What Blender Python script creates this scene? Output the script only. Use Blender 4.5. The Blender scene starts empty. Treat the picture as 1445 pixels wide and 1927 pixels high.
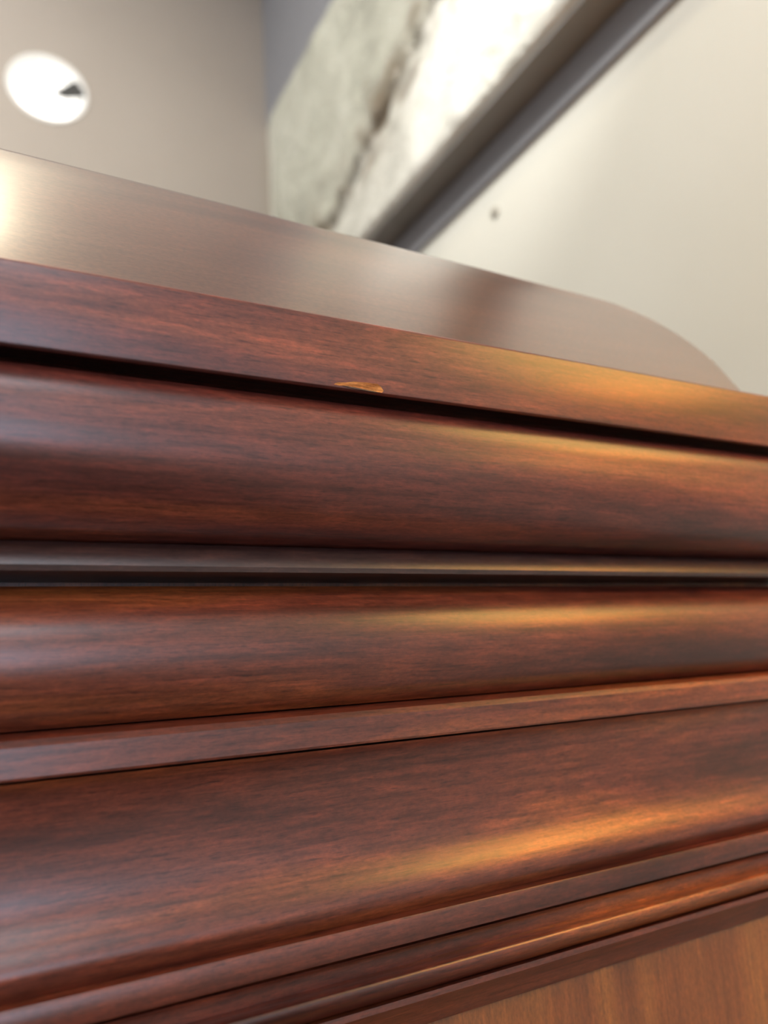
import bpy, bmesh, math, random
from mathutils import Vector, Matrix, noise

# ------------------------------------------------------------------ camera, world, lights, exposure
S = bpy.context.scene
COL = S.collection
EYE = 1.25                                    # eye height; the cabinet front stands at y = 0

cam_d = bpy.data.cameras.new('camera')
cam = bpy.data.objects.new('camera', cam_d)
COL.objects.link(cam)
right = Vector((0.8784267, -0.47385393, -0.06187877))
up = Vector((-0.04543869, -0.21172166, 0.97627315))
fwd = Vector((0.47571194, 0.85477272, 0.20751326))
m = Matrix((right, up, -fwd)).transposed().to_4x4()
m.translation = Vector((0, -0.20, EYE))
cam.matrix_world = m
cam_d.sensor_fit = 'VERTICAL'
cam_d.sensor_height = 34.6
cam_d.lens = 1450.0 / 1927.0 * 34.6
cam_d.clip_start = 0.01
cam_d.dof.use_dof = True
cam_d.dof.focus_distance = 0.243
cam_d.dof.aperture_fstop = 6.5
S.camera = cam

S.view_settings.view_transform = 'Standard'
S.view_settings.look = 'None'
S.view_settings.gamma = 1.0
S.view_settings.use_curve_mapping = False
S.view_settings.exposure = 0.0

w = bpy.data.worlds.new('sky')
S.world = w
w.use_nodes = True
bg = w.node_tree.nodes['Background']
bg.inputs['Color'].default_value = (0.62, 0.75, 1.0, 1)
bg.inputs['Strength'].default_value = 2.0


def area(name, loc, aim, size, power, color, size_y=None):
    d = bpy.data.lights.new(name, 'AREA')
    d.energy = power
    d.color = color
    d.size = size
    if size_y:
        d.shape = 'RECTANGLE'
        d.size_y = size_y
    else:
        d.shape = 'DISK'
    o = bpy.data.objects.new(name, d)
    COL.objects.link(o)
    o.location = loc
    o.rotation_euler = (Vector(aim) - Vector(loc)).to_track_quat('-Z', 'Y').to_euler()
    return o


# added cool daylight at the unseen front window, for reflections on the wood
area('window_daylight', (-0.35, -3.17, 1.70), (-0.3, 0, 1.3), 1.2, 14, (0.74, 0.80, 1.0), 1.3)

# ------------------------------------------------------------------ materials
def new_mat(name):
    mt = bpy.data.materials.new(name)
    mt.use_nodes = True
    nt = mt.node_tree
    return mt, nt, nt.nodes['Principled BSDF']


def ramp(nt, stops):
    r = nt.nodes.new('ShaderNodeValToRGB')
    e = r.color_ramp.elements
    while len(e) < len(stops):
        e.new(0.5)
    for k, (p, c) in enumerate(stops):
        e[k].position = p
        e[k].color = (c[0], c[1], c[2], 1)
    return r


def noise_tex(nt, vec, scale, detail=4.0, rough=0.55, dist=0.0):
    mp = nt.nodes.new('ShaderNodeMapping')
    mp.inputs['Scale'].default_value = scale
    nt.links.new(vec, mp.inputs['Vector'])
    n = nt.nodes.new('ShaderNodeTexNoise')
    n.inputs['Scale'].default_value = 1.0
    n.inputs['Detail'].default_value = detail
    n.inputs['Roughness'].default_value = rough
    n.inputs['Distortion'].default_value = dist
    nt.links.new(mp.outputs['Vector'], n.inputs['Vector'])
    return n


def mixrgb(nt, fac, a, b, mode='MIX'):
    mx = nt.nodes.new('ShaderNodeMix')
    mx.data_type = 'RGBA'
    mx.blend_type = mode
    for sock, v in ((mx.inputs[0], fac), (mx.inputs[6], a), (mx.inputs[7], b)):
        if isinstance(v, (int, float)):
            sock.default_value = v
        elif isinstance(v, tuple):
            sock.default_value = (v[0], v[1], v[2], 1)
        else:
            nt.links.new(v, sock)
    return mx.outputs[2]


def wood(name, dark, mid, light, rough=0.31, ior=1.9, broad=(3, 30, 1), bump=0.05, streak=0.6, fleck=0.8):
    mt, nt, b = new_mat(name)
    uv = nt.nodes.new('ShaderNodeUVMap')
    v = uv.outputs['UV']
    n1 = noise_tex(nt, v, broad, 4, 0.55, 0.5)                   # broad figure
    n2 = noise_tex(nt, v, (9, 420, 1), 5, 0.68, 0.25)            # streaks
    n3 = noise_tex(nt, v, (130, 1300, 1), 3, 0.6)                # pores
    n4 = noise_tex(nt, v, (60, 420, 1), 5, 0.65, 0.3)            # flecks
    n5 = noise_tex(nt, v, (420, 900, 1), 3, 0.7)                 # mottled stain
    r1 = ramp(nt, [(0.30, dark), (0.50, mid), (0.70, light)])
    nt.links.new(n1.outputs['Fac'], r1.inputs['Fac'])
    r2 = ramp(nt, [(0.34, (0.42, 0.38, 0.38)), (0.52, (1, 1, 1)), (0.72, (1.4, 1.35, 1.3))])
    nt.links.new(n2.outputs['Fac'], r2.inputs['Fac'])
    r3 = ramp(nt, [(0.33, (0.42, 0.36, 0.36)), (0.45, (1, 1, 1))])
    nt.links.new(n3.outputs['Fac'], r3.inputs['Fac'])
    r4 = ramp(nt, [(0.34, (0.68, 0.62, 0.64)), (0.50, (1, 1, 1)), (0.66, (1.62, 1.5, 1.4))])
    nt.links.new(n4.outputs['Fac'], r4.inputs['Fac'])
    r5 = ramp(nt, [(0.35, (0.72, 0.72, 0.74)), (0.65, (1.22, 1.2, 1.18))])
    nt.links.new(n5.outputs['Fac'], r5.inputs['Fac'])
    c = mixrgb(nt, streak, r1.outputs['Color'], r2.outputs['Color'], 'MULTIPLY')
    c = mixrgb(nt, fleck, c, r3.outputs['Color'], 'MULTIPLY')
    c = mixrgb(nt, fleck, c, r4.outputs['Color'], 'MULTIPLY')
    c = mixrgb(nt, 0.8, c, r5.outputs['Color'], 'MULTIPLY')
    nt.links.new(c, b.inputs['Base Color'])
    b.inputs['Roughness'].default_value = rough
    b.inputs['IOR'].default_value = ior
    bp = nt.nodes.new('ShaderNodeBump')
    bp.inputs['Strength'].default_value = bump
    bp.inputs['Distance'].default_value = 0.0004
    nt.links.new(n3.outputs['Fac'], bp.inputs['Height'])
    nt.links.new(bp.outputs['Normal'], b.inputs['Normal'])
    return mt


def paint(name, c1, c2, rough=0.6, scale=3.0, bump=0.05, bscale=220):
    mt, nt, b = new_mat(name)
    tc = nt.nodes.new('ShaderNodeTexCoord')
    n1 = noise_tex(nt, tc.outputs['Object'], (scale,) * 3, 4)
    r1 = ramp(nt, [(0.35, c1), (0.65, c2)])
    nt.links.new(n1.outputs['Fac'], r1.inputs['Fac'])
    nt.links.new(r1.outputs['Color'], b.inputs['Base Color'])
    b.inputs['Roughness'].default_value = rough
    n2 = noise_tex(nt, tc.outputs['Object'], (bscale,) * 3, 3)
    bp = nt.nodes.new('ShaderNodeBump')
    bp.inputs['Strength'].default_value = bump
    bp.inputs['Distance'].default_value = 0.002
    nt.links.new(n2.outputs['Fac'], bp.inputs['Height'])
    nt.links.new(bp.outputs['Normal'], b.inputs['Normal'])
    return mt


def emit(name, col, strength):
    mt, nt, b = new_mat(name)
    b.inputs['Base Color'].default_value = (*col, 1)
    b.inputs['Emission Color'].default_value = (*col, 1)
    b.inputs['Emission Strength'].default_value = strength
    return mt


M = {}
M['cherry'] = wood('cherry_wood', (0.080, 0.018, 0.015), (0.200, 0.047, 0.033), (0.35, 0.092, 0.046), broad=(5, 45, 1), streak=0.55)
M['cherry_low'] = wood('cherry_wood_low', (0.065, 0.014, 0.010), (0.225, 0.055, 0.029), (0.47, 0.135, 0.034))
M['cherry_panel'] = wood('cherry_panel', (0.22, 0.060, 0.020), (0.38, 0.120, 0.028), (0.50, 0.185, 0.040), rough=0.33, broad=(2.5, 38, 1), streak=0.3, fleck=0.35)
M['cherry_crest'] = wood('cherry_crest_wood', (0.085, 0.032, 0.019), (0.14, 0.055, 0.030), (0.20, 0.078, 0.040), rough=0.30, broad=(4, 30, 1), streak=0.15, fleck=0.12)
_c = M['cherry_crest'].node_tree.nodes['Principled BSDF']
_c.inputs['Coat Weight'].default_value = 1.0
_c.inputs['Coat IOR'].default_value = 1.8
_c.inputs['Coat Roughness'].default_value = 0.22
M['cherry_dark'] = wood('dark_glazed_wood', (0.045, 0.022, 0.020), (0.075, 0.036, 0.032), (0.11, 0.052, 0.042), rough=0.36, streak=0.4)
M['raw_wood'] = wood('raw_wood', (0.62, 0.24, 0.07), (0.86, 0.39, 0.125), (0.95, 0.52, 0.22), rough=0.7, ior=1.25, broad=(60, 600, 1))
M['splinter'] = wood('splinter_wood', (0.05, 0.02, 0.012), (0.09, 0.04, 0.02), (0.13, 0.06, 0.03), rough=0.6)
M['wall_cream'] = paint('cream_wall_paint', (0.58, 0.575, 0.52), (0.64, 0.635, 0.58), 0.6, 1.2)
M['wall_taupe'] = paint('taupe_wall_paint', (0.37, 0.325, 0.285), (0.40, 0.355, 0.315), 0.6, 1.5)
M['frieze_grey'] = paint('grey_frieze_paint', (0.225, 0.23, 0.255), (0.25, 0.255, 0.28), 0.6, 2.0)  # shaded wall tone, for the strips below and above the beam
M['ceiling_white'] = paint('ceiling_paint', (0.80, 0.79, 0.77), (0.84, 0.83, 0.81), 0.7, 1.5)
M['floor_wood'] = paint('floor_oak', (0.050, 0.028, 0.018), (0.075, 0.042, 0.026), 0.35, 4.0)
M['white_metal'] = paint('white_enamel', (0.78, 0.78, 0.77), (0.82, 0.82, 0.81), 0.3, 5)
M['steel'] = paint('dark_steel', (0.05, 0.05, 0.05), (0.08, 0.08, 0.08), 0.35, 9)
M['led'] = emit('led_diffuser', (0.86, 0.92, 1.0), 4.5)  # glow of the added ceiling panel
M['amber_shade'] = emit('amber_shade_glow', (1.0, 0.60, 0.17), 5.2)  # glow of the added amber lamp
M['bulb'] = emit('bulb_glow', (1.0, 0.98, 0.94), 1.35)
M['warm_bulb'] = emit('warm_bulb_glow', (1.0, 0.80, 0.48), 22.0)  # glow of the added ceiling lamps and spotlight
M['nail'] = paint('dull_nail', (0.28, 0.26, 0.22), (0.33, 0.31, 0.27), 0.5, 9)
gm, gnt, gb = new_mat('window_glass')
gb.inputs['Transmission Weight'].default_value = 1.0
gb.inputs['Roughness'].default_value = 0.0
gb.inputs['IOR'].default_value = 1.0
M['glass'] = gm


def beam_paint():
    mt, nt, b = new_mat('rough_white_gloss_paint')
    tc = nt.nodes.new('ShaderNodeTexCoord')
    v = tc.outputs['Object']
    n1 = noise_tex(nt, v, (6, 6, 6), 5, 0.6, 0.6)
    r1 = ramp(nt, [(0.33, (0.50, 0.50, 0.46)), (0.5, (0.66, 0.66, 0.61)), (0.7, (0.78, 0.78, 0.74))])
    nt.links.new(n1.outputs['Fac'], r1.inputs['Fac'])
    at = nt.nodes.new('ShaderNodeAttribute')
    at.attribute_name = 'grime'
    a2 = nt.nodes.new('ShaderNodeAttribute')
    a2.attribute_name = 'upper'
    c0 = mixrgb(nt, a2.outputs['Fac'], r1.outputs['Color'], (0.70, 0.71, 0.66), 'MULTIPLY')
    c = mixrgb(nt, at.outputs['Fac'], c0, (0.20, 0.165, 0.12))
    nt.links.new(c, b.inputs['Base Color'])
    b.inputs['Roughness'].default_value = 0.22
    n2 = noise_tex(nt, v, (26, 26, 26), 6, 0.6, 0.5)
    bp = nt.nodes.new('ShaderNodeBump')
    bp.inputs['Strength'].default_value = 0.55
    bp.inputs['Distance'].default_value = 0.02
    nt.links.new(n2.outputs['Fac'], bp.inputs['Height'])
    nt.links.new(bp.outputs['Normal'], b.inputs['Normal'])
    return mt


M['beam'] = beam_paint()
M['soffit_grey'] = paint('grey_soffit_paint', (0.23, 0.22, 0.21), (0.26, 0.25, 0.24), 0.55, 5.0)  # unlit beam underside, shade put into the colour

# ------------------------------------------------------------------ helpers
def link(name, me, mat, parent=None, loc=None, angle=35):
    if angle:
        for p in me.polygons:
            p.use_smooth = True
        me.set_sharp_from_angle(angle=math.radians(angle))
    o = bpy.data.objects.new(name, me)
    if mat:
        me.materials.append(mat)
    COL.objects.link(o)
    if parent:
        o.parent = parent
    if loc:
        o.location = loc
    return o


def from_bm(name, bm, mat, parent=None, loc=None, angle=35):
    me = bpy.data.meshes.new(name)
    bmesh.ops.recalc_face_normals(bm, faces=bm.faces)
    bm.to_mesh(me)
    bm.free()
    return link(name, me, mat, parent, loc, angle)


def box_bm(x0, x1, y0, y1, z0, z1, bev=0.0, bm=None, vertical=True):
    bm = bm or bmesh.new()
    r = bmesh.ops.create_cube(bm, size=1.0)
    for v in r['verts']:
        v.co = Vector(((x0 + x1) / 2 + v.co.x * (x1 - x0), (y0 + y1) / 2 + v.co.y * (y1 - y0), (z0 + z1) / 2 + v.co.z * (z1 - z0)))
    if bev:
        es = list({e for v in r['verts'] for e in v.link_edges})
        bmesh.ops.bevel(bm, geom=es, offset=bev, segments=2, affect='EDGES', clamp_overlap=True)
    uv = bm.loops.layers.uv.verify()
    for f in bm.faces:
        for l in f.loops:
            c = l.vert.co
            l[uv].uv = (c.z, c.x + 0.7 * c.y) if vertical else (c.x, c.z + 0.7 * c.y)
    return bm


def tag(o, label=None, cat=None, group=None, kind=None):
    for k, v in (('label', label), ('category', cat), ('group', group), ('kind', kind)):
        if v:
            o[k] = v
    return o


def structure(name, bm, mat, parent=None):
    o = from_bm(name, bm, mat, parent, angle=0)
    if not parent:
        o['kind'] = 'structure'
    return o


# ------------------------------------------------------------------ the room
WX, BY, LX, FY = 0.62, 1.385, -2.3, -3.2
CZ = EYE + 1.80
structure('floor', box_bm(LX, WX, FY, BY, -0.1, 0.0), M['floor_wood'])
structure('ceiling', box_bm(LX, WX, FY, BY, CZ, CZ + 0.1), M['ceiling_white'])
structure('wall_right', box_bm(WX, WX + 0.1, FY - 0.1, BY + 0.1, 0, CZ), M['wall_cream'])
structure('wall_left', box_bm(LX - 0.1, LX, FY - 0.1, BY + 0.1, 0, CZ), M['wall_cream'])

# back wall with a round hole for the recessed lamp
LCX, LCZ, LR = 0.113, EYE + 1.293, 0.079
def back_wall():
    bm = bmesh.new()
    n, h = 48, 0.12
    ring, ringb, sq = [], [], []
    for k in range(n):
        a = 2 * math.pi * k / n
        q = h / max(abs(math.cos(a)), abs(math.sin(a)))
        ring.append(bm.verts.new((LCX + LR * math.cos(a), BY, LCZ + LR * math.sin(a))))
        ringb.append(bm.verts.new((LCX + LR * math.cos(a), BY + 0.1, LCZ + LR * math.sin(a))))
        sq.append(bm.verts.new((LCX + q * math.cos(a), BY, LCZ + q * math.sin(a))))
    for k in range(n):
        j = (k + 1) % n
        bm.faces.new((ring[k], ring[j], sq[j], sq[k]))
        bm.faces.new((ring[k], ringb[k], ringb[j], ring[j]))
    cn = [bm.verts.new(c) for c in ((WX, BY, CZ), (LX, BY, CZ), (LX, BY, 0), (WX, BY, 0))]
    for q in range(4):                              # one fan per side of the square
        i0 = n // 8 + q * n // 4
        idx = [(i0 + k) % n for k in range(n // 4 + 1)]
        bm.faces.new([sq[k] for k in idx] + [cn[(q + 1) % 4], cn[q]])
    return bm
structure('wall_back', back_wall(), M['wall_taupe'])

# front wall behind the camera, with an added window opening for cool reflections
WA, WB, WC, WD = -0.95, 0.25, 1.0, 2.4
bm = box_bm(LX, WA, FY - 0.1, FY, 0, CZ)
box_bm(WB, WX, FY - 0.1, FY, 0, CZ, bm=bm)
box_bm(WA, WB, FY - 0.1, FY, 0, WC, bm=bm)
box_bm(WA, WB, FY - 0.1, FY, WD, CZ, bm=bm)
structure('wall_front', bm, M['wall_cream'])
bm = bmesh.new()
for a in ((WA, WA + .05, WC, WD), (WB - .05, WB, WC, WD), (WA, WB, WC, WC + .05), (WA, WB, WD - .05, WD), ((WA + WB) / 2 - .02, (WA + WB) / 2 + .02, WC, WD)):
    box_bm(a[0], a[1], FY - 0.08, FY - 0.02, a[2], a[3], bm=bm)
added_win = structure('window_1', bm, M['white_metal'])
from_bm('pane', box_bm(WA + .05, WB - .05, FY - 0.055, FY - 0.05, WC + .05, WD - .05), M['glass'], added_win)
# shade painted grey: the beam's cast shadow, then the dark wall above it
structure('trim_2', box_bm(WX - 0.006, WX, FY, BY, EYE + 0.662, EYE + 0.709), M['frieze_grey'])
structure('trim_1', box_bm(WX - 0.004, WX, FY, BY, EYE + 1.36, CZ), M['frieze_grey'])

# ------------------------------------------------------------------ the rough white beam on the right wall
def beam():
    # lower face leans back from the bottom arris to a ragged crack, the upper board stands proud above it
    y0, y1, ny = FY + 0.001, BY - 0.137, 380
    nl, nu = 22, 34
    verts, faces, gr, upper = [], [], [], []
    for i in range(ny + 1):
        y = y0 + (y1 - y0) * (i / ny) ** 0.6
        wob = 0.020 * noise.noise(Vector((y * 3.1, 7.7, 0))) + 0.016 * noise.noise(Vector((y * 12, 1.7, 0))) + 0.008 * noise.noise(Vector((y * 34, 2.7, 0)))
        crack = 0.985 + wob + max(-0.15, min(0.06, -0.36 * (y - 0.62)))
        sec = [(0.0, 0.718, 0), (0.049, 0.720, 0), (0.056, 0.726, 0.3)]
        for j in range(1, nl + 1):
            t = j / nl
            sec.append((0.058 - 0.030 * t ** 1.1, 0.73 + (crack - 0.012 - 0.73) * t, 1))
        sec.append((0.026, crack - 0.004, 1))
        sec.append((0.034, crack + 0.004, 1))
        for j in range(nu + 1):
            t = j / nu
            sec.append((0.040 + 0.012 * t, crack + 0.010 + (1.262 - crack - 0.010) * t, 1))
        sec += [(0.046, 1.27, 0.3), (0.0, 1.28, 0)]
        for (d, z, amp) in sec:
            p = Vector((d * 3, y * 8, z * 8))
            e = 0.006 * noise.fractal(p, 1.0, 2.0, 4) * amp
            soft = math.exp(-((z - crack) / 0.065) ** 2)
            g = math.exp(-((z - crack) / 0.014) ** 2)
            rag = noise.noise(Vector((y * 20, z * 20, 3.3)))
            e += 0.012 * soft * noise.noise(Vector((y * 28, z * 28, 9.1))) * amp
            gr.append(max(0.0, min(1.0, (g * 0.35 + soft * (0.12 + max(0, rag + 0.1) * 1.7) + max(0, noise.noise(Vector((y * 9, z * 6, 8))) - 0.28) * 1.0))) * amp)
            upper.append(1.0 if z > crack else 0.0)
            verts.append((WX - max(0, d + e), y, EYE + z))
    dense = sec
    n = len(dense)
    for i in range(ny):
        for j in range(n - 1):
            a = i * n + j
            faces.append((a, a + 1, a + n + 1, a + n))
        faces.append((i * n + n - 1, i * n, (i + 1) * n, (i + 1) * n + n - 1))
    faces.append(tuple(range(n)))
    faces.append(tuple(range(ny * n, ny * n + n))[::-1])
    me = bpy.data.meshes.new('wooden_beam')
    me.from_pydata(verts, [], faces)
    me.update()
    at = me.attributes.new('grime', 'FLOAT', 'POINT')
    at.data.foreach_set('value', gr)
    at = me.attributes.new('upper', 'FLOAT', 'POINT')
    at.data.foreach_set('value', upper)
    b2 = bmesh.new(); b2.from_mesh(me); bmesh.ops.recalc_face_normals(b2, faces=b2.faces); b2.to_mesh(me); b2.free()
    o = link('ceiling_beam', me, M['beam'], angle=60)
    so = from_bm('soffit_board', box_bm(WX - 0.0485, WX - 0.0005, y0, y1 - 0.002, EYE + 0.7145, EYE + 0.7185), M['soffit_grey'], o, angle=0)  # thin board coloured as the shaded underside
    so['label'] = 'flat grey underside of the beam'
    tag(o, 'rough white glossy painted beam with a dark crack, running along the cream wall', 'beam')
beam()

# nail mark on the right wall below the beam
bm = bmesh.new()
bmesh.ops.create_uvsphere(bm, u_segments=12, v_segments=8, radius=0.008)
for v in bm.verts:
    v.co.x *= 0.5
nl = from_bm('nail', bm, M['nail'], loc=(WX - 0.001, 0.546, EYE + 0.613))
tag(nl, 'small dull nail head in the cream wall below the white beam', 'nail')

# ------------------------------------------------------------------ lamps
def lathe(prof, n=40):
    """prof = (radius, depth) turned about the y axis, depth measured into the wall"""
    bm = bmesh.new()
    rows = [[bm.verts.new((r * math.cos(2 * math.pi * k / n), d, r * math.sin(2 * math.pi * k / n))) for k in range(n)] for r, d in prof]
    for a, b in zip(rows[:-1], rows[1:]):
        for k in range(n):
            j = (k + 1) % n
            bm.faces.new((a[k], a[j], b[j], b[k]))
    return bm


def lamp(name, loc, rot, label, bulb_mat, power, col, spread_r=0.05):
    t = bpy.data.objects.new(name, None)
    COL.objects.link(t)
    t.location = loc
    t.rotation_euler = rot
    tag(t, label, 'lamp')
    rim = from_bm('trim_ring', lathe([(LR - 0.003, 0.004), (LR - 0.003, -0.002), (LR + 0.003, -0.003), (LR + 0.004, 0.0)]), M['white_metal'], t)
    from_bm('reflector', lathe([(LR - 0.003, 0.0), (LR - 0.008, 0.03), (LR - 0.02, 0.06), (0.03, 0.085), (0.001, 0.088)]), M['white_metal'], t)
    bm = lathe([(0.001, 0.004), (0.03, 0.006), (0.052, 0.016), (0.060, 0.032), (0.05, 0.055), (0.028, 0.075), (0.02, 0.086)])
    from_bm('bulb', bm, bulb_mat, t)
    return t


lb = lamp('recessed_lamp', (LCX, BY, LCZ), (0, 0, 0), 'round white recessed lamp glowing in the taupe wall at upper left', M['bulb'], 0, None)
# small grey spring clip seen against the glowing bulb
bm = bmesh.new()
tri = ((0.010, -0.006), (0.036, -0.010), (0.076, 0.006), (0.074, 0.022), (0.056, 0.042), (0.034, 0.020))
fr = [bm.verts.new((a, 0.0010, b)) for a, b in tri]
bk = [bm.verts.new((a, 0.0035, b)) for a, b in tri]
bm.faces.new(fr); bm.faces.new(bk[::-1])
for k in range(6):
    bm.faces.new((fr[k], bk[k], bk[(k + 1) % 6], fr[(k + 1) % 6]))
cl = from_bm('spring_clip', bm, M['steel'], lb, angle=0)
tag(cl, 'grey metal clip')

def added_ceiling_lamp(x, y, power, col, label, mat):  # added lamps out of view, to light the wall and the crest
    t = lamp('ceiling_lamp', (x, y, CZ - 0.004), (math.radians(90), 0, 0), label, mat, power, col)
    a = area('lamp_light', (x, y, CZ - 0.012), (x, y, 0), 0.11, power, col)
    return t
WARM = (1.0, 0.985, 0.93)
added_ceiling_lamp(-0.50, 0.40, 26, WARM, 'warm recessed ceiling lamp over the left of the cabinet', M['warm_bulb'])
added_ceiling_lamp(-0.06, 0.16, 7, (1.0, 0.86, 0.6), 'warm recessed ceiling lamp right above the crest of the cabinet', M['warm_bulb'])
# added unseen spotlight that brightens the beam
SP, AIM = Vector((-0.15, -0.25, CZ - 0.16)), Vector((0.575, 0.38, EYE + 0.90))
t = bpy.data.objects.new('track_spotlight', None)
COL.objects.link(t)
t.location = SP
t.rotation_euler = (AIM - SP).to_track_quat('Y', 'Z').to_euler()
tag(t, 'small white ceiling spotlight tilted towards the rough white beam', 'lamp')
from_bm('housing', lathe([(0.001, -0.09), (0.035, -0.088), (0.042, -0.075), (0.042, 0.03), (0.038, 0.03), (0.036, -0.01)]), M['white_metal'], t)
from_bm('lens', lathe([(0.001, 0.004), (0.02, 0.002), (0.036, -0.008)]), M['warm_bulb'], t)
stem = from_bm('stem', box_bm(-0.007, 0.007, -0.007, 0.007, 0, 0.16, 0.002), M['white_metal'], t)
stem.matrix_parent_inverse = (Matrix.Translation(SP) @ t.rotation_euler.to_matrix().to_4x4()).inverted()
stem.location = SP
d = bpy.data.lights.new('spot_beam', 'SPOT')
d.energy = 95
d.color = (1.0, 0.98, 0.93)
d.spot_size = math.radians(24)
d.spot_blend = 1.0
d.shadow_soft_size = 0.02
o = bpy.data.objects.new('spot_beam', d)
COL.objects.link(o)
o.location = SP + (AIM - SP).normalized() * 0.035
o.rotation_euler = (AIM - SP).to_track_quat('-Z', 'Y').to_euler()
# added LED panel behind the viewer, for cool reflections on the wood
t = bpy.data.objects.new('ceiling_panel_light', None)
COL.objects.link(t)
t.location = (-0.35, -2.2, CZ - 0.03)
tag(t, 'square cool white LED panel on the ceiling over the open floor', 'lamp')
bm = box_bm(-0.62, 0.62, -0.62, -0.58, 0, 0.03)
box_bm(-0.62, 0.62, 0.58, 0.62, 0, 0.03, bm=bm)
box_bm(-0.62, -0.58, -0.58, 0.58, 0, 0.03, bm=bm)
box_bm(0.58, 0.62, -0.58, 0.58, 0, 0.03, bm=bm)
from_bm('frame', bm, M['white_metal'], t, angle=0)
from_bm('diffuser', box_bm(-0.58, 0.58, -0.58, 0.58, 0.008, 0.02), M['led'], t, angle=0)
# added unseen uplighter, brightens the ceiling that the crest reflects
t = bpy.data.objects.new('floor_lamp', None)
COL.objects.link(t)
t.location = (-1.25, 0.55, 0)
tag(t, 'tall white uplighter floor lamp standing to the left of the cabinet', 'lamp')
def zl(prof, n=32):
    bm = lathe([(r, z) for r, z in prof], n)
    for v in bm.verts:
        v.co = Vector((v.co.x, -v.co.z, v.co.y))
    return bm
from_bm('base', zl([(0.001, 0.0), (0.15, 0.0), (0.15, 0.015), (0.02, 0.03), (0.001, 0.03)]), M['steel'], t)
from_bm('pole', zl([(0.012, 0.02), (0.012, 1.88)]), M['steel'], t)
from_bm('shade', zl([(0.012, 1.86), (0.06, 1.88), (0.14, 1.94), (0.18, 2.00), (0.17, 2.00), (0.13, 1.95), (0.05, 1.90)]), M['white_metal'], t)  # lampshade of the added uplighter
area('uplight', (-1.25, 0.55, 1.99), (-0.9, 0.45, CZ), 0.2, 22, (0.98, 0.97, 0.96))
# added unseen amber lamp for the gold reflections on the wood
t = bpy.data.objects.new('wall_lamp', None)
COL.objects.link(t)
t.location = (WX, -0.26, EYE + 0.32)
tag(t, 'amber glass wall lamp glowing on the cream wall to the right of the cabinet', 'lamp')
def zlathe(prof, n=32):
    bm = lathe([(r, -z) for r, z in prof], n)
    for v in bm.verts:
        v.co = Vector((v.co.x, v.co.z, -v.co.y))
    return bm
bm = zlathe([(0.001, 0.02), (0.05, 0.018), (0.055, 0.0), (0.055, -0.001)])
for v in bm.verts:
    v.co = Vector((-v.co.z, v.co.x, v.co.y))
from_bm('back_plate', bm, M['steel'], t)
from_bm('arm', box_bm(-0.02, -0.01, -0.008, 0.008, -0.008, 0.008, 0.002), M['steel'], t)
sh = from_bm('shade', zlathe([(0.02 + 0.09 * math.cos(a * math.pi / 20) ** 0.6, 0.10 * math.sin(a * math.pi / 20)) for a in range(-9, 10)]), M['amber_shade'], t)  # lampshade of the added amber lamp
sh.location = (-0.125, 0, 0)

# ------------------------------------------------------------------ the cabinet
XL, XR, DEPTH = -0.75, 0.40, 0.42
CAB = bpy.data.objects.new('wooden_cabinet', None)
COL.objects.link(CAB)
CAB.location = ((XL + XR) / 2, DEPTH / 2, 0)
tag(CAB, 'glossy dark red cherry wood cabinet with stepped crown mouldings and a chipped top edge', 'cabinet')
OFF = Vector(CAB.location)


def to_cab(o):
    """the mesh is written in room coordinates; shift it under the cabinet's own origin"""
    o.data.transform(Matrix.Translation(-OFF))
    return o


def smooth(pts, corner=50, sub=5):
    """Catmull-Rom through the profile, keeping sharp corners and long straight runs"""
    out = []
    n = len(pts)
    def ang(k):
        if k <= 0 or k >= n - 1:
            return 180
        a = Vector(pts[k]) - Vector(pts[k - 1]); b = Vector(pts[k + 1]) - Vector(pts[k])
        return math.degrees(a.angle(b))
    for k in range(n - 1):
        p1, p2 = Vector(pts[k]), Vector(pts[k + 1])
        p0 = Vector(pts[k - 1]) if ang(k) < corner else p1 - (p2 - p1)
        p3 = Vector(pts[k + 2]) if ang(k + 1) < corner else p2 + (p2 - p1)
        for j in range(sub):
            t = j / sub
            out.append(tuple(0.5 * ((2 * p1) + (p2 - p0) * t + (2 * p0 - 5 * p1 + 4 * p2 - p3) * t * t + (3 * p1 - p0 - 3 * p2 + p3) * t ** 3)))
    out.append(pts[-1])
    return out


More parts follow.
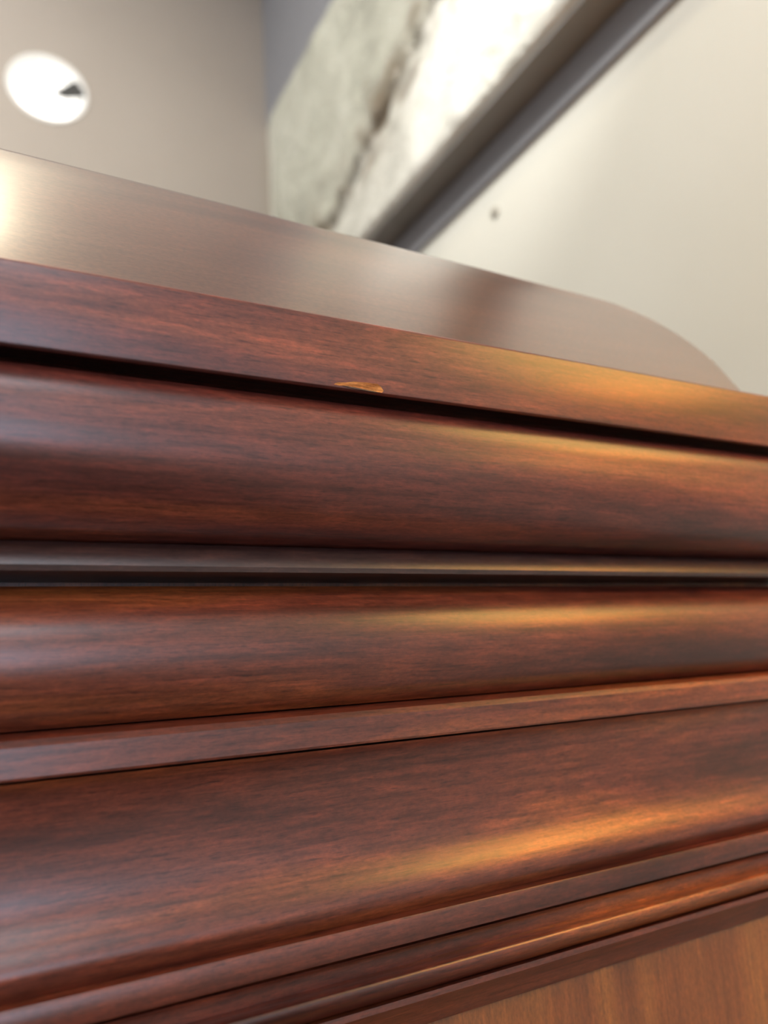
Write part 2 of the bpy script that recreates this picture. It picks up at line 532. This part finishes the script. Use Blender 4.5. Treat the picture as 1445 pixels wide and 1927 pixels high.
def moulding(name, pts, mat, seed, soft=True, back=55.0, label=None):
    """sweep an (inset mm, height mm over eye) profile round the left, front and right of the cabinet"""
    rnd = random.Random(seed)
    pr = smooth(pts) if soft else list(pts)
    pr = [(a / 1000.0, b / 1000.0) for a, b in pr]
    bk = back / 1000.0
    full = pr + [(bk, pr[-1][1]), (bk, pr[0][1])]
    arc = [0.0]
    for a, b in zip(full[:-1], full[1:]):
        arc.append(arc[-1] + math.hypot(b[0] - a[0], b[1] - a[1]))
    bm = bmesh.new()
    uvl = bm.loops.layers.uv.verify()
    rows = []
    us = []
    u0, v0 = rnd.uniform(0, 40), rnd.uniform(0, 40)
    def add_row(fn, u):
        rows.append([bm.verts.new(fn(o, z)) for o, z in full]); us.append(u)
    add_row(lambda o, z: (XL + o, DEPTH, EYE + z), -DEPTH)
    add_row(lambda o, z: (XL + o, o, EYE + z), 0)
    nx = 24
    for i in range(1, nx):
        t = i / nx
        add_row(lambda o, z: (XL + o + (XR - XL - 2 * o) * t, o, EYE + z), t * (XR - XL))
    add_row(lambda o, z: (XR - o, o, EYE + z), XR - XL)
    add_row(lambda o, z: (XR - o, DEPTH, EYE + z), XR - XL + DEPTH)
    n = len(full)
    for i in range(len(rows) - 1):
        for j in range(n):
            k = (j + 1) % n
            f = bm.faces.new((rows[i][j], rows[i][k], rows[i + 1][k], rows[i + 1][j]))
            vj, vk = arc[j], (arc[k] if k else arc[-1] + (full[0][1] - full[-1][1]))
            for l, (u, v) in zip(f.loops, ((us[i], vj), (us[i], vk), (us[i + 1], vk), (us[i + 1], vj))):
                l[uvl].uv = (u + u0, v + v0)
    bm.faces.new(rows[0][::-1])
    bm.faces.new(rows[-1])
    o = to_cab(from_bm(name, bm, mat, CAB, angle=28))
    if label:
        o['label'] = label
    return o


PROFILE = {
    'crown_moulding': [(6.60, 84.63), (5.20, 82.97), (4.20, 81.12), (3.50, 79.05), (3.10, 76.22), (3.00, 72.29), (3.00, 67.02), (3.60, 62.00), (5.20, 57.28), (8.00, 52.83), (12.40, 48.67), (19.40, 44.87), (28.50, 42.65)],
    'bead_strip': [(29.00, 42.37), (26.00, 40.72), (25.00, 39.81), (23.00, 35.33), (22.90, 34.78), (23.40, 33.26)],
    'rounded_moulding': [(36.00, 30.63), (33.00, 28.95), (29.50, 26.35), (26.00, 22.76), (23.40, 18.15), (22.00, 12.05), (22.00, 6.13), (23.30, 1.12), (25.80, -3.09), (28.80, -6.18), (32.00, -8.33)],
    'upper_fillet': [(31.60, -8.82), (28.00, -9.52), (25.00, -10.39), (24.20, -11.34), (23.60, -12.13), (23.40, -19.57), (23.80, -20.25)],
    'ogee_moulding': [(25.20, -21.03), (27.80, -23.39), (30.00, -27.39), (31.30, -33.26), (31.80, -41.41), (31.40, -49.28), (30.20, -54.48), (28.30, -58.62), (26.40, -61.90), (25.20, -64.84), (25.20, -67.20), (26.70, -69.87), (29.50, -72.83)],
    'lower_fillet': [(26.50, -72.32), (24.60, -72.44), (24.20, -73.18), (24.00, -78.87), (24.40, -79.72)],
    'astragal_bead': [(28.00, -81.73), (30.00, -83.32), (30.60, -87.63), (29.00, -88.03), (27.00, -88.12), (25.50, -88.66), (25.00, -90.01), (26.00, -91.96), (28.50, -94.40), (31.00, -96.15)],
    'base_strip': [(30.60, -96.70), (29.00, -96.45), (28.80, -98.20), (30.00, -99.28), (33.00, -102.29), (36.00, -106.21), (38.20, -109.22)],
}
moulding('crown_moulding', PROFILE['crown_moulding'], M['cherry'], 3)
moulding('bead_strip', PROFILE['bead_strip'], M['cherry_dark'], 5, soft=False, label='dark-stained bead')
moulding('rounded_moulding', PROFILE['rounded_moulding'], M['cherry_low'], 8)
moulding('upper_fillet', PROFILE['upper_fillet'], M['cherry_low'], 11, soft=False)
moulding('ogee_moulding', PROFILE['ogee_moulding'], M['cherry_low'], 14)
moulding('lower_fillet', PROFILE['lower_fillet'], M['cherry_low'], 17, soft=False)
moulding('astragal_bead', PROFILE['astragal_bead'], M['cherry_low'], 21)
moulding('base_strip', PROFILE['base_strip'], M['cherry_low'], 25, soft=False)

# top board: front edge with small rounded arrises
top = [(30.0, 110.74), (1.30, 110.74), (0.75, 110.62), (0.3, 110.25), (0.06, 109.75), (0.0, 109.2), (0.00, 87.60), (0.15, 87.1), (0.60, 86.96), (2.2, 86.96), (2.6, 97.0), (34.0, 97.0), (34.0, 86.96)]
tb = moulding('top_board', top, M['cherry'], 31, soft=False, back=60)
# the flat middle of the board, so that it is a full slab
to_cab(from_bm('top_panel', box_bm(XL + 0.055, XR - 0.055, 0.055, DEPTH, EYE + 0.0972, EYE + 0.1105, vertical=False), M['cherry'], CAB))

# the raw chip broken out of the bottom edge of the board
def chip():
    ou = [(96.6, 87.75), (97.6, 88.5), (100.6, 88.85), (103.4, 89.55), (106, 89.7), (108.1, 89.86), (110.2, 89.8), (111.84, 89.95), (113.1, 89.0), (113.9, 87.75),
          (113.2, 87.15), (110, 87.2), (107.9, 87.4), (104, 87.75), (101, 87.85), (98.5, 87.6)]
    bm = bmesh.new()
    uv = bm.loops.layers.uv.verify()
    cx = sum(a for a, b in ou) / len(ou); cz = sum(b for a, b in ou) / len(ou)
    outer = [bm.verts.new((a / 1e3, -0.00012, EYE + b / 1e3)) for a, b in ou]
    backv = [bm.verts.new((a / 1e3, 0.0008, EYE + b / 1e3)) for a, b in ou]
    inner = [bm.verts.new(((cx + (a - cx) * .7) / 1e3, -0.00004 - 0.0001 * random.random(), EYE + (cz + (b - cz) * .6) / 1e3)) for a, b in ou]
    n = len(ou)
    for k in range(n):
        j = (k + 1) % n
        bm.faces.new((outer[k], outer[j], inner[j], inner[k]))
        bm.faces.new((outer[k], backv[k], backv[j], outer[j]))
    bm.faces.new(inner)
    bm.faces.new(backv[::-1])
    for f in bm.faces:
        for l in f.loops:
            l[uv].uv = (l.vert.co.x, l.vert.co.z + l.vert.co.y)
    o = to_cab(from_bm('chip', bm, M['raw_wood'], tb, angle=20))
    o['label'] = 'bare orange wood where the edge has chipped'
    # the dark sliver still hanging under the chip
    sl = [(99.5, 87.72), (104, 87.66), (107.9, 87.32), (112.6, 87.05), (110, 86.92), (106, 87.1), (102, 87.3)]
    bm = bmesh.new()
    uv = bm.loops.layers.uv.verify()
    fr = [bm.verts.new((a / 1e3, -0.00025, EYE + b / 1e3)) for a, b in sl]
    bk = [bm.verts.new((a / 1e3, 0.0008, EYE + b / 1e3)) for a, b in sl]
    bm.faces.new(fr); bm.faces.new(bk[::-1])
    for k in range(len(sl)):
        j = (k + 1) % len(sl)
        bm.faces.new((fr[k], bk[k], bk[j], fr[j]))
    for f in bm.faces:
        for l in f.loops:
            l[uv].uv = (l.vert.co.x, l.vert.co.z + l.vert.co.y)
    o = to_cab(from_bm('splinter', bm, M['splinter'], tb, angle=20))
    o['label'] = 'dark sliver under the chip'
chip()

# crest panel leaning back on the top board, with rounded corners and a soft top rim
def crest():
    lean = math.radians(60)
    mid = (XL + XR) / 2
    def top_l(x):
        return 0.0865 - 0.038 * (x - mid) ** 2
    xr = 0.328
    a, b = 0.060, 0.050
    outl = []
    nb = 40
    xs_end = xr - a
    outl.append((xr, 0.0))
    outl.append((xr, 0.012))
    outl.append((xr, top_l(xs_end) - b))
    for k in range(1, 17):
        th = (math.pi / 2) * k / 16
        outl.append((xs_end + a * math.cos(th), top_l(xs_end) - b + b * math.sin(th)))
    for k in range(1, nb):
        x = xs_end + (2 * mid - 2 * xs_end) * k / nb
        outl.append((x, top_l(x)))
    outl += [(2 * mid - x, l) for x, l in reversed(outl[:19])]
    n = len(outl)
    Y0, Z0 = 0.0155, EYE + 0.1108
    U = Vector((0, math.cos(lean), math.sin(lean)))
    N = Vector((0, -math.sin(lean), math.cos(lean)))
    def P(x, l, d):
        return Vector((x, Y0, Z0)) + U * l - N * d
    TH = 0.020
    rings = []
    cx, cl = mid, 0.03
    bm = bmesh.new()
    uv = bm.loops.layers.uv.verify()
    for ins, d in ((0.006, 0.0), (0.0035, 0.0006), (0.0015, 0.0020), (0.0004, 0.004), (0.0, 0.006), (0.0, TH)):
        row = []
        for k, (x, l) in enumerate(outl):
            p = Vector(outl[k - 1]) if k else Vector((xr, -0.01))
            q = Vector(outl[k + 1]) if k < n - 1 else Vector((2 * mid - xr, -0.01))
            t = (q - p).normalized()
            nx, nl = -t.y, t.x                      # points inward for this winding
            if k in (0, n - 1):
                nl = 0
            row.append(bm.verts.new(P(x + nx * ins, l + nl * ins, d)))
        rings.append(row)
    for r0, r1 in zip(rings[:-1], rings[1:]):
        for k in range(n - 1):
            bm.faces.new((r0[k], r0[k + 1], r1[k + 1], r1[k]))
        bm.faces.new((r0[n - 1], r0[0], r1[0], r1[n - 1]))
    bm.faces.new(rings[0])
    bm.faces.new(rings[-1][::-1])
    # cut the foot level with the board
    for v in bm.verts:
        if v.co.z < Z0:
            v.co.z = Z0
    for f in bm.faces:
        for l in f.loops:
            c = l.vert.co
            l[uv].uv = (c.x + 3.3, (c.z + c.y) * 0.9 + 7.1)
    to_cab(from_bm('crest_panel', bm, M['cherry_crest'], CAB, angle=40))
crest()

# body below the mouldings
bd = 0.0396
to_cab(from_bm('carcass', box_bm(XL + 0.043, XR - 0.043, 0.048, DEPTH, 0.0, EYE + 0.090), M['cherry_low'], CAB))
PZ = EYE - 0.1100
npl = 9
edges = [XL + bd + (XR - XL - 2 * bd) * k / npl for k in range(npl + 1)]
front = to_cab(from_bm('front_panel', box_bm(XL + bd, XR - bd, bd + 0.0002, 0.049, 0.10, PZ), M['cherry_panel'], CAB))
to_cab(from_bm('plinth', box_bm(XL + 0.012, XR - 0.012, 0.012, DEPTH, 0.0, 0.12, 0.004, vertical=False), M['cherry_low'], CAB))
